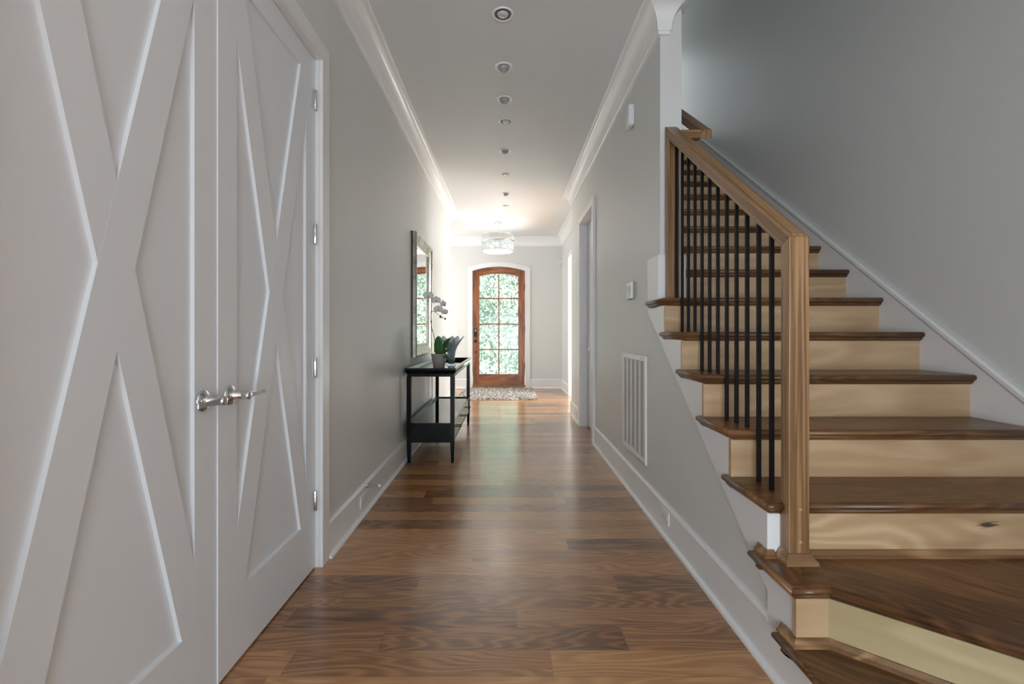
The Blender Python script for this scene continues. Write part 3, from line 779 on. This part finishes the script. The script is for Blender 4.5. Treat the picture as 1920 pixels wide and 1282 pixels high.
def leaf(ang, length, width, up, droop, roll=0, base=(0, 0, .125)):
    mb = MB(); nL = 12; nWd = 6; vs = []
    for i in range(nL+1):
        t = i/nL; w = width*(sin(pi*min(1, .12+t*.88))**.6)*(1 if t < .97 else .35)
        r = length*t*cos(up); z = length*t*sin(up) - droop*t*t
        for j in range(nWd+1):
            s = (j/nWd-.5)*2
            lx, ly = r, s*w/2*cos(roll); dz = s*w/2*sin(roll)
            lx -= dz*sin(up); fold = abs(s)*w*.14
            vs.append((OX+base[0]+lx*cos(ang)-ly*sin(ang)+fold*sin(roll)*sin(ang), OY+base[1]+lx*sin(ang)+ly*cos(ang)-fold*sin(roll)*cos(ang), OZ+base[2]+z+dz*cos(up)+fold*cos(roll)*cos(up)))
    fs = [(i*(nWd+1)+j, i*(nWd+1)+j+1, (i+1)*(nWd+1)+j+1, (i+1)*(nWd+1)+j) for i in range(nL) for j in range(nWd)]
    mb.add(vs, fs, True)
    o = obj('leaf', mb, 'leaf', oc)
    sd_ = o.modifiers.new('thick', 'SOLIDIFY'); sd_.thickness = .003
    return o
leaf(radians(-105), .185, .088, radians(84), .0, radians(8))
leaf(radians(-22), .205, .078, radians(54), .0, radians(62))
leaf(radians(-15), .135, .060, radians(26), .0, radians(40))
leaf(radians(-40), .150, .055, radians(20), .10, radians(30))
leaf(radians(150), .10, .05, radians(60), .02, radians(-50))
leaf(radians(80), .13, .06, radians(65), .0, 0)
stem = []
for i in range(25):
    t = i/24
    p0, p1, p2, p3 = Vector((-.005, 0, .12)), Vector((-.05, -.01, .33)), Vector((-.175, -.02, .70)), Vector((.035, -.03, .47))
    stem.append(tuple(Vector((OX, OY, OZ)) + p0*(1-t)**3 + p1*3*t*(1-t)**2 + p2*3*t*t*(1-t) + p3*t**3))
obj('stem', MB().tube(stem, [.0036-.0018*i/24 for i in range(25)], 8), flat('orchid_stem', (.035, .04, .025), .5), oc)
pet = flat('orchid_petal', (.86, .85, .86), .5); pet.node_tree.nodes['Principled BSDF'].inputs['Subsurface Weight'].default_value = .0
lipm = flat('orchid_lip', (.55, .42, .10), .5)
def flower(px, py, pz, size, yaw, pitch):
    c = Vector((px, py, pz)); 
    fw = Vector((sin(yaw)*cos(pitch), -cos(yaw)*cos(pitch), sin(pitch)))
    rt = Vector((cos(yaw), sin(yaw), 0)); up = rt.cross(fw) * -1
    up = fw.cross(rt) * -1 if up.z < 0 else up
    mb = MB()
    for a, L_, wd, dz in ((90, .48, .34, -.03), (210, .46, .32, -.03), (330, .46, .32, -.03), (12, .52, .62, 0), (168, .52, .62, 0)):
        a = radians(a); vs = []; nl, nw = 6, 4
        for i in range(nl+1):
            t = i/nl; w = wd*size*sin(pi*min(1, .1+.86*t))**.65
            for j in range(nw+1):
                s = (j/nw-.5); q = t*L_*size
                u_, v_ = q*cos(a)-s*w*sin(a), q*sin(a)+s*w*cos(a)
                vs.append(tuple(c + rt*u_ + up*v_ + fw*(dz*size + .10*size*sin(t*2.4) - .12*size*s*s*4*t)))
        mb.add(vs, [(i*(nw+1)+j, i*(nw+1)+j+1, (i+1)*(nw+1)+j+1, (i+1)*(nw+1)+j) for i in range(nl) for j in range(nw)], True)
    o = obj('flower', mb, pet, oc)
    s_ = o.modifiers.new('thick', 'SOLIDIFY'); s_.thickness = .0012
    l = MB().ball(tuple(c+fw*.10*size-up*.08*size), .075*size, 10, 6, (1, 1, 1.2))
    l.ball(tuple(c+fw*.12*size-up*.2*size), .055*size, 8, 5)
    obj('lip', l, lipm, o, label='yellow flower centre')
def at(px, py, Y):   # photo point -> place at depth Y (used once, to set the flowers out)
    return ((px-951)*Y/853, Y, CAM_H+(622-py)*Y/853)
for px, py, Y, sz, yaw, pit in ((803, 554, 4.33, .098, .1, .05), (818, 563, 4.37, .088, .35, 0), (822, 580, 4.33, .088, .15, -.1), (831, 570, 4.43, .08, .9, 0), (834, 585, 4.37, .072, .6, -.25)):
    flower(*at(px, py, Y), sz, yaw, pit)
for px, py, rr in ((826, 593.5, .011), (834.5, 597.5, .009), (830, 595, .006)):
    obj('bud', MB().ball(at(px, py, 4.36), rr, 10, 7, (1, 1, 1.35)), flat('orchid_bud', (.10, .11, .05), .5), oc)

# ================================================================== crystal vase
VX, VY, VZ = -.585, 4.76, .7906
vs_ = thing('glass_vase', 'crystal vase with flared petal rim behind the orchid', 'vase', (VX, VY, VZ))
vm = lambda a, b, c: (VX+a, VY+b, VZ+c)
m, nt, b = newmat('smoky_crystal'); n = N(nt)
tr = n.new('ShaderNodeBsdfTransparent'); tr.inputs[0].default_value = (.80, .86, .90, 1)
mx = n.new('ShaderNodeMixShader'); mx.inputs[0].default_value = .48
nt.links.new(tr.outputs[0], mx.inputs[1]); nt.links.new(b.outputs[0], mx.inputs[2]); nt.links.new(mx.outputs[0], nt.nodes['Material Output'].inputs[0])
b.inputs['Base Color'].default_value = (.34, .40, .44, 1); b.inputs['Roughness'].default_value = .06; b.inputs['Metallic'].default_value = .25
M['crystal'] = m
flare = lambda r, z, a: r*(1 + (.34*max(0, (z-.13))/.14)*cos(5*a+.6) + .04*cos(20*a)*(z/.27))
prof = [(1e-5, .012), (.036, .012), (.038, .05), (.040, .10), (.044, .14), (.056, .18), (.078, .22), (.104, .262), (.100, .266), (.073, .222), (.051, .182), (.039, .14), (.034, .06), (1e-5, .05)]
vs2 = [(r, z) for r, z in prof]
obj('bowl', MB().lathe(vs2, 100, lambda x, y, z: (VX+x, VY+y, VZ+z + (.035*max(0, z-.15)/.11*cos(5*math.atan2(y, x)+.6))), rad=flare), 'crystal', vs_)
obj('base', MB().box(VX-.046, VX+.046, VY-.046, VY+.046, VZ, VZ+.012), thin_glass('clear_foot', (.9, .95, .95), .02, 1.6), vs_, bevel=.003)

# ================================================================== rug
rx0, rx1, ry0, ry1 = -.84, .50, 7.58, 9.06
rg = MB().box(rx0, rx1, ry0, ry1, .0005, .012)
rnd = random.Random(3)
for i in range(9500):
    x, y = rnd.uniform(rx0, rx1), rnd.uniform(ry0, ry1); a = rnd.uniform(0, 2*pi); h = rnd.uniform(.018, .042); ln = rnd.uniform(.004, .03); w = rnd.uniform(.004, .008)
    ca_, sa_ = cos(a), sin(a)
    vs = [(x-sa_*w, y+ca_*w, .01), (x+sa_*w, y-ca_*w, .01), (x+ca_*w*1.2, y+sa_*w*1.2, .01),
          (x+ca_*ln*.6-sa_*w*.8, y+sa_*ln*.6+ca_*w*.8, h*.8), (x+ca_*ln*.6+sa_*w*.8, y+sa_*ln*.6-ca_*w*.8, h*.8), (x+ca_*ln*1.25, y+sa_*ln*1.25, h)]
    rg.add(vs, [(0, 1, 4, 3), (1, 2, 5, 4), (2, 0, 3, 5), (3, 4, 5)])
m, nt, b = newmat('shag_wool'); n = N(nt)
tc = n.new('ShaderNodeTexCoord')
c1 = n.noise(tc.outputs['Object'], 26, 3, .75)
n.put(b.inputs['Base Color'], n.ramp(c1, [(.34, (.05, .035, .028)), (.44, (.24, .20, .17)), (.52, (.56, .52, .48)), (.60, (.82, .80, .77))])); b.inputs['Roughness'].default_value = .9
tag(obj('shag_rug', rg, m, loc=(-.17, 8.3, 0)), 'cream and brown shag rug on the floor before the front door', 'rug')

# ================================================================== wall fittings
gr = thing('return_air_grille', 'tall white return air grille low on the right hall wall', 'vent', (WR, 3.2, .63))
gy0, gy1, gz0, gz1 = 2.905, 3.50, .28, .978
obj('frame', MB().sweep([(gy1, gz0), (gy0, gz0), (gy0, gz1), (gy1, gz1)][::-1], [(0, 0), (0, .006), (.004, .010), (.03, .012), (.034, .009), (.034, 0)], lambda a, b_, h: (WR-h, a, b_), closed=True) if False else
    MB().box(WR-.011, WR, gy0, gy0+.035, gz0, gz1).box(WR-.011, WR, gy1-.035, gy1, gz0, gz1).box(WR-.011, WR, gy0+.035, gy1-.035, gz0, gz0+.035).box(WR-.011, WR, gy0+.035, gy1-.035, gz1-.035, gz1), 'plastic', gr, bevel=.003)
obj('backing', MB().box(WR-.001, WR, gy0+.03, gy1-.03, gz0+.03, gz1-.03), 'dark', gr)
lv = MB(); ns = 66
for i in range(ns):
    z = gz0+.040 + (gz1-gz0-.080)*i/(ns-1)
    lv.box(WR-.0095, WR-.006, gy0+.035, gy1-.035, z-.0024, z+.0024)
for k in range(6):
    y = gy0+.035 + (gy1-gy0-.07)*k/5; h = .006 if 0 < k < 5 else .008
    lv.box(WR-.010, WR-.0015, y-h, y+h, gz0+.035, gz1-.035)
obj('louvers', lv, 'plastic', gr)
for y in (gy0+.12, gy1-.12):
    obj('latch', MB().box(WR-.014, WR-.010, y-.012, y+.012, gz1-.02, gz1-.012), 'plastic', gr)

th = thing('thermostat', 'small white thermostat on the right hall wall above the grille', 'thermostat', (WR, 3.25, 1.43))
obj('back_plate', MB().box(WR-.008, WR, 3.185, 3.315, 1.368, 1.49), flat('grey_plate', (.35, .36, .34), .5), th, bevel=.003)
hs = obj('housing', MB().box(WR-.028, WR-.008, 3.190, 3.312, 1.372, 1.487), 'plastic', th, bevel=.005)
obj('screen', MB().box(WR-.0285, WR-.028, 3.235, 3.302, 1.405, 1.462), flat('lcd_green', (.50, .60, .54), .2), hs)
for z in (1.415, 1.433, 1.451): obj('button', MB().box(WR-.0300, WR-.028, 3.205, 3.22, z-.005, z+.005), 'slot', hs, bevel=.001)

al = thing('alarm_sounder', 'white rounded alarm box high on the right hall wall', 'alarm', (WR, 3.23, 2.66))
obj('housing', MB().prism([(3.18, 2.585), (3.285, 2.585), (3.285, 2.735), (3.18, 2.735)], lambda a, b_, h: (WR-h, a, b_), 0, .045), flat('alarm_white', (.72, .73, .74), .35), al, bevel=.014, seg=4)
obj('lens', MB().box(WR-.0465, WR-.044, 3.20, 3.265, 2.60, 2.645), 'plastic', al, bevel=.001)

ms = thing('motion_sensor', 'small white motion sensor high beside the entry corner', 'sensor', (1.08, YF, 2.52))
obj('housing', MB().box(1.048, 1.108, YF-.05, YF, 2.462, 2.575), 'plastic', ms, bevel=.012, seg=3)
obj('lens', MB().box(1.058, 1.098, YF-.053, YF-.049, 2.475, 2.515), flat('sensor_lens', (.62, .63, .63), .3), ms, bevel=.001)

def outlet(loc_y, loc_z, wall, d, label, ln=.115, ht=.072):
    t = thing('power_outlet', label, 'outlet', (wall, loc_y, loc_z))
    a, b_ = sorted((wall, wall+d*.006))
    pt = obj('cover_plate', MB().box(a, b_, loc_y-ln/2, loc_y+ln/2, loc_z-ht/2, loc_z+ht/2), 'plastic', t, bevel=.002)
    a, b_ = sorted((wall+d*.006, wall+d*.0085))
    for e in (-.02, .02):
        so_ = obj('socket', MB().box(a, b_, loc_y+e-.017, loc_y+e+.017, loc_z-.016, loc_z+.016), flat('socket_face', (.7, .7, .69), .4), t, bevel=.0015)
        c_, e_ = sorted((wall+d*.0085, wall+d*.0088))
        obj('slot', MB().box(c_, e_, loc_y+e-.006, loc_y+e-.004, loc_z-.008, loc_z+.004).box(c_, e_, loc_y+e+.004, loc_y+e+.006, loc_z-.008, loc_z+.004), 'slot', so_)
outlet(2.82, .094, WL+.014, 1, 'white outlet in the left baseboard beside the door stop')
outlet(2.523, .116, WR-.014, -1, 'white outlet in the right baseboard below the stairs')
outlet(5.78, .095, WR-.014, -1, 'outlet in the short baseboard beyond the side doorway')

sw = thing('light_switch', 'white two-gang light switch left of the front door', 'switch', (-1.08, YF, 1.16))
pt = obj('cover_plate', MB().box(-1.155, -1.005, YF-.006, YF, 1.10, 1.22), 'plastic', sw, bevel=.002)
for x in (-1.105, -1.055): obj('rocker', MB().box(x-.017, x+.017, YF-.010, YF-.006, 1.125, 1.195), 'white', sw, bevel=.0015)

ds_ = thing('door_stop', 'chrome spring door stop sticking out of the left baseboard', 'door stop', (WL+.014, 2.896, .158))
dsx = WL+.014
ax = lambda x, y, z: (dsx+z, 2.896+x, .158+y)
obj('base', MB().lathe([(1e-5, 0), (.013, 0), (.013, .004), (.007, .010), (1e-5, .012)], 20, ax), 'chrome', ds_)
obj('rod', MB().tube([(dsx+.008+.068*i/120, 2.896+.0042*cos(i*1.1), .158+.0042*sin(i*1.1)) for i in range(121)], .0016, 6), 'steel', ds_)
obj('tip', MB().lathe([(1e-5, .074), (.0075, .074), (.0085, .082), (.006, .09), (1e-5, .091)], 16, ax), 'rubber', ds_)

# ================================================================== outside the front door
struct('ground_outside', MB().box(-8, 8, 9.34, 20, -.12, -.03), flat('pale_paving', (.75, .76, .74), .8), 'pale paving outside the front door', 'ground')
hd_ = MB(); rnd = random.Random(11)
for i in range(16000):
    x = rnd.uniform(-3.4, 2.6); z = rnd.uniform(.0, 3.9) ; y = 12.2 + rnd.uniform(0, .5) + .18*sin(x*3.1+z*2.3)+.15*sin(z*5+x*1.7)
    s = rnd.uniform(.03, .062); a = rnd.uniform(0, 2*pi); tl = rnd.uniform(-.9, .9); yw = rnd.uniform(-.9, .9)
    u = Vector((cos(a), sin(yw)*.6, sin(a))).normalized(); w = Vector((-sin(a), sin(tl)*.8, cos(a))).normalized()
    c = Vector((x, y, z))
    hd_.add([tuple(c-u*s), tuple(c+w*s*.42-u*s*.1), tuple(c+u*s), tuple(c-w*s*.42-u*s*.1)], [(0, 1, 2, 3)])
m, nt, b = newmat('hedge_leaves'); n = N(nt)
tc = n.new('ShaderNodeTexCoord')
c1 = n.white(n.new('ShaderNodeVectorMath', operation='SNAP').outputs[0]) if False else n.noise(tc.outputs['Object'], 9, 4, .75)
n.put(b.inputs['Base Color'], n.ramp(c1, [(.30, (.06, .11, .085)), (.43, (.19, .27, .22)), (.54, (.42, .50, .45)), (.63, (.82, .85, .82))])); b.inputs['Roughness'].default_value = .45
tl_ = n.new('ShaderNodeBsdfTranslucent'); tl_.inputs[0].default_value = (.34, .40, .36, 1)
mx = n.new('ShaderNodeMixShader'); mx.inputs[0].default_value = .25
nt.links.new(b.outputs[0], mx.inputs[1]); nt.links.new(tl_.outputs[0], mx.inputs[2]); nt.links.new(mx.outputs[0], nt.nodes['Material Output'].inputs[0])
hedge = thing('hedge', 'leafy green hedge outside the front door glass', 'hedge', (-.4, 12.5, -.03))
obj('foliage', hd_, m, hedge)
core = MB().box(-3.4, 2.6, 12.75, 13.3, -.03, 3.9)
for i in range(9):
    x = -3.1+.7*i; core.tube([(x, 12.72, -.03), (x+.05, 12.7, 1.2), (x-.04, 12.72, 3.4)], .03, 6)
obj('branches', core, flat('hedge_core', (.20, .27, .21), .9), hedge)
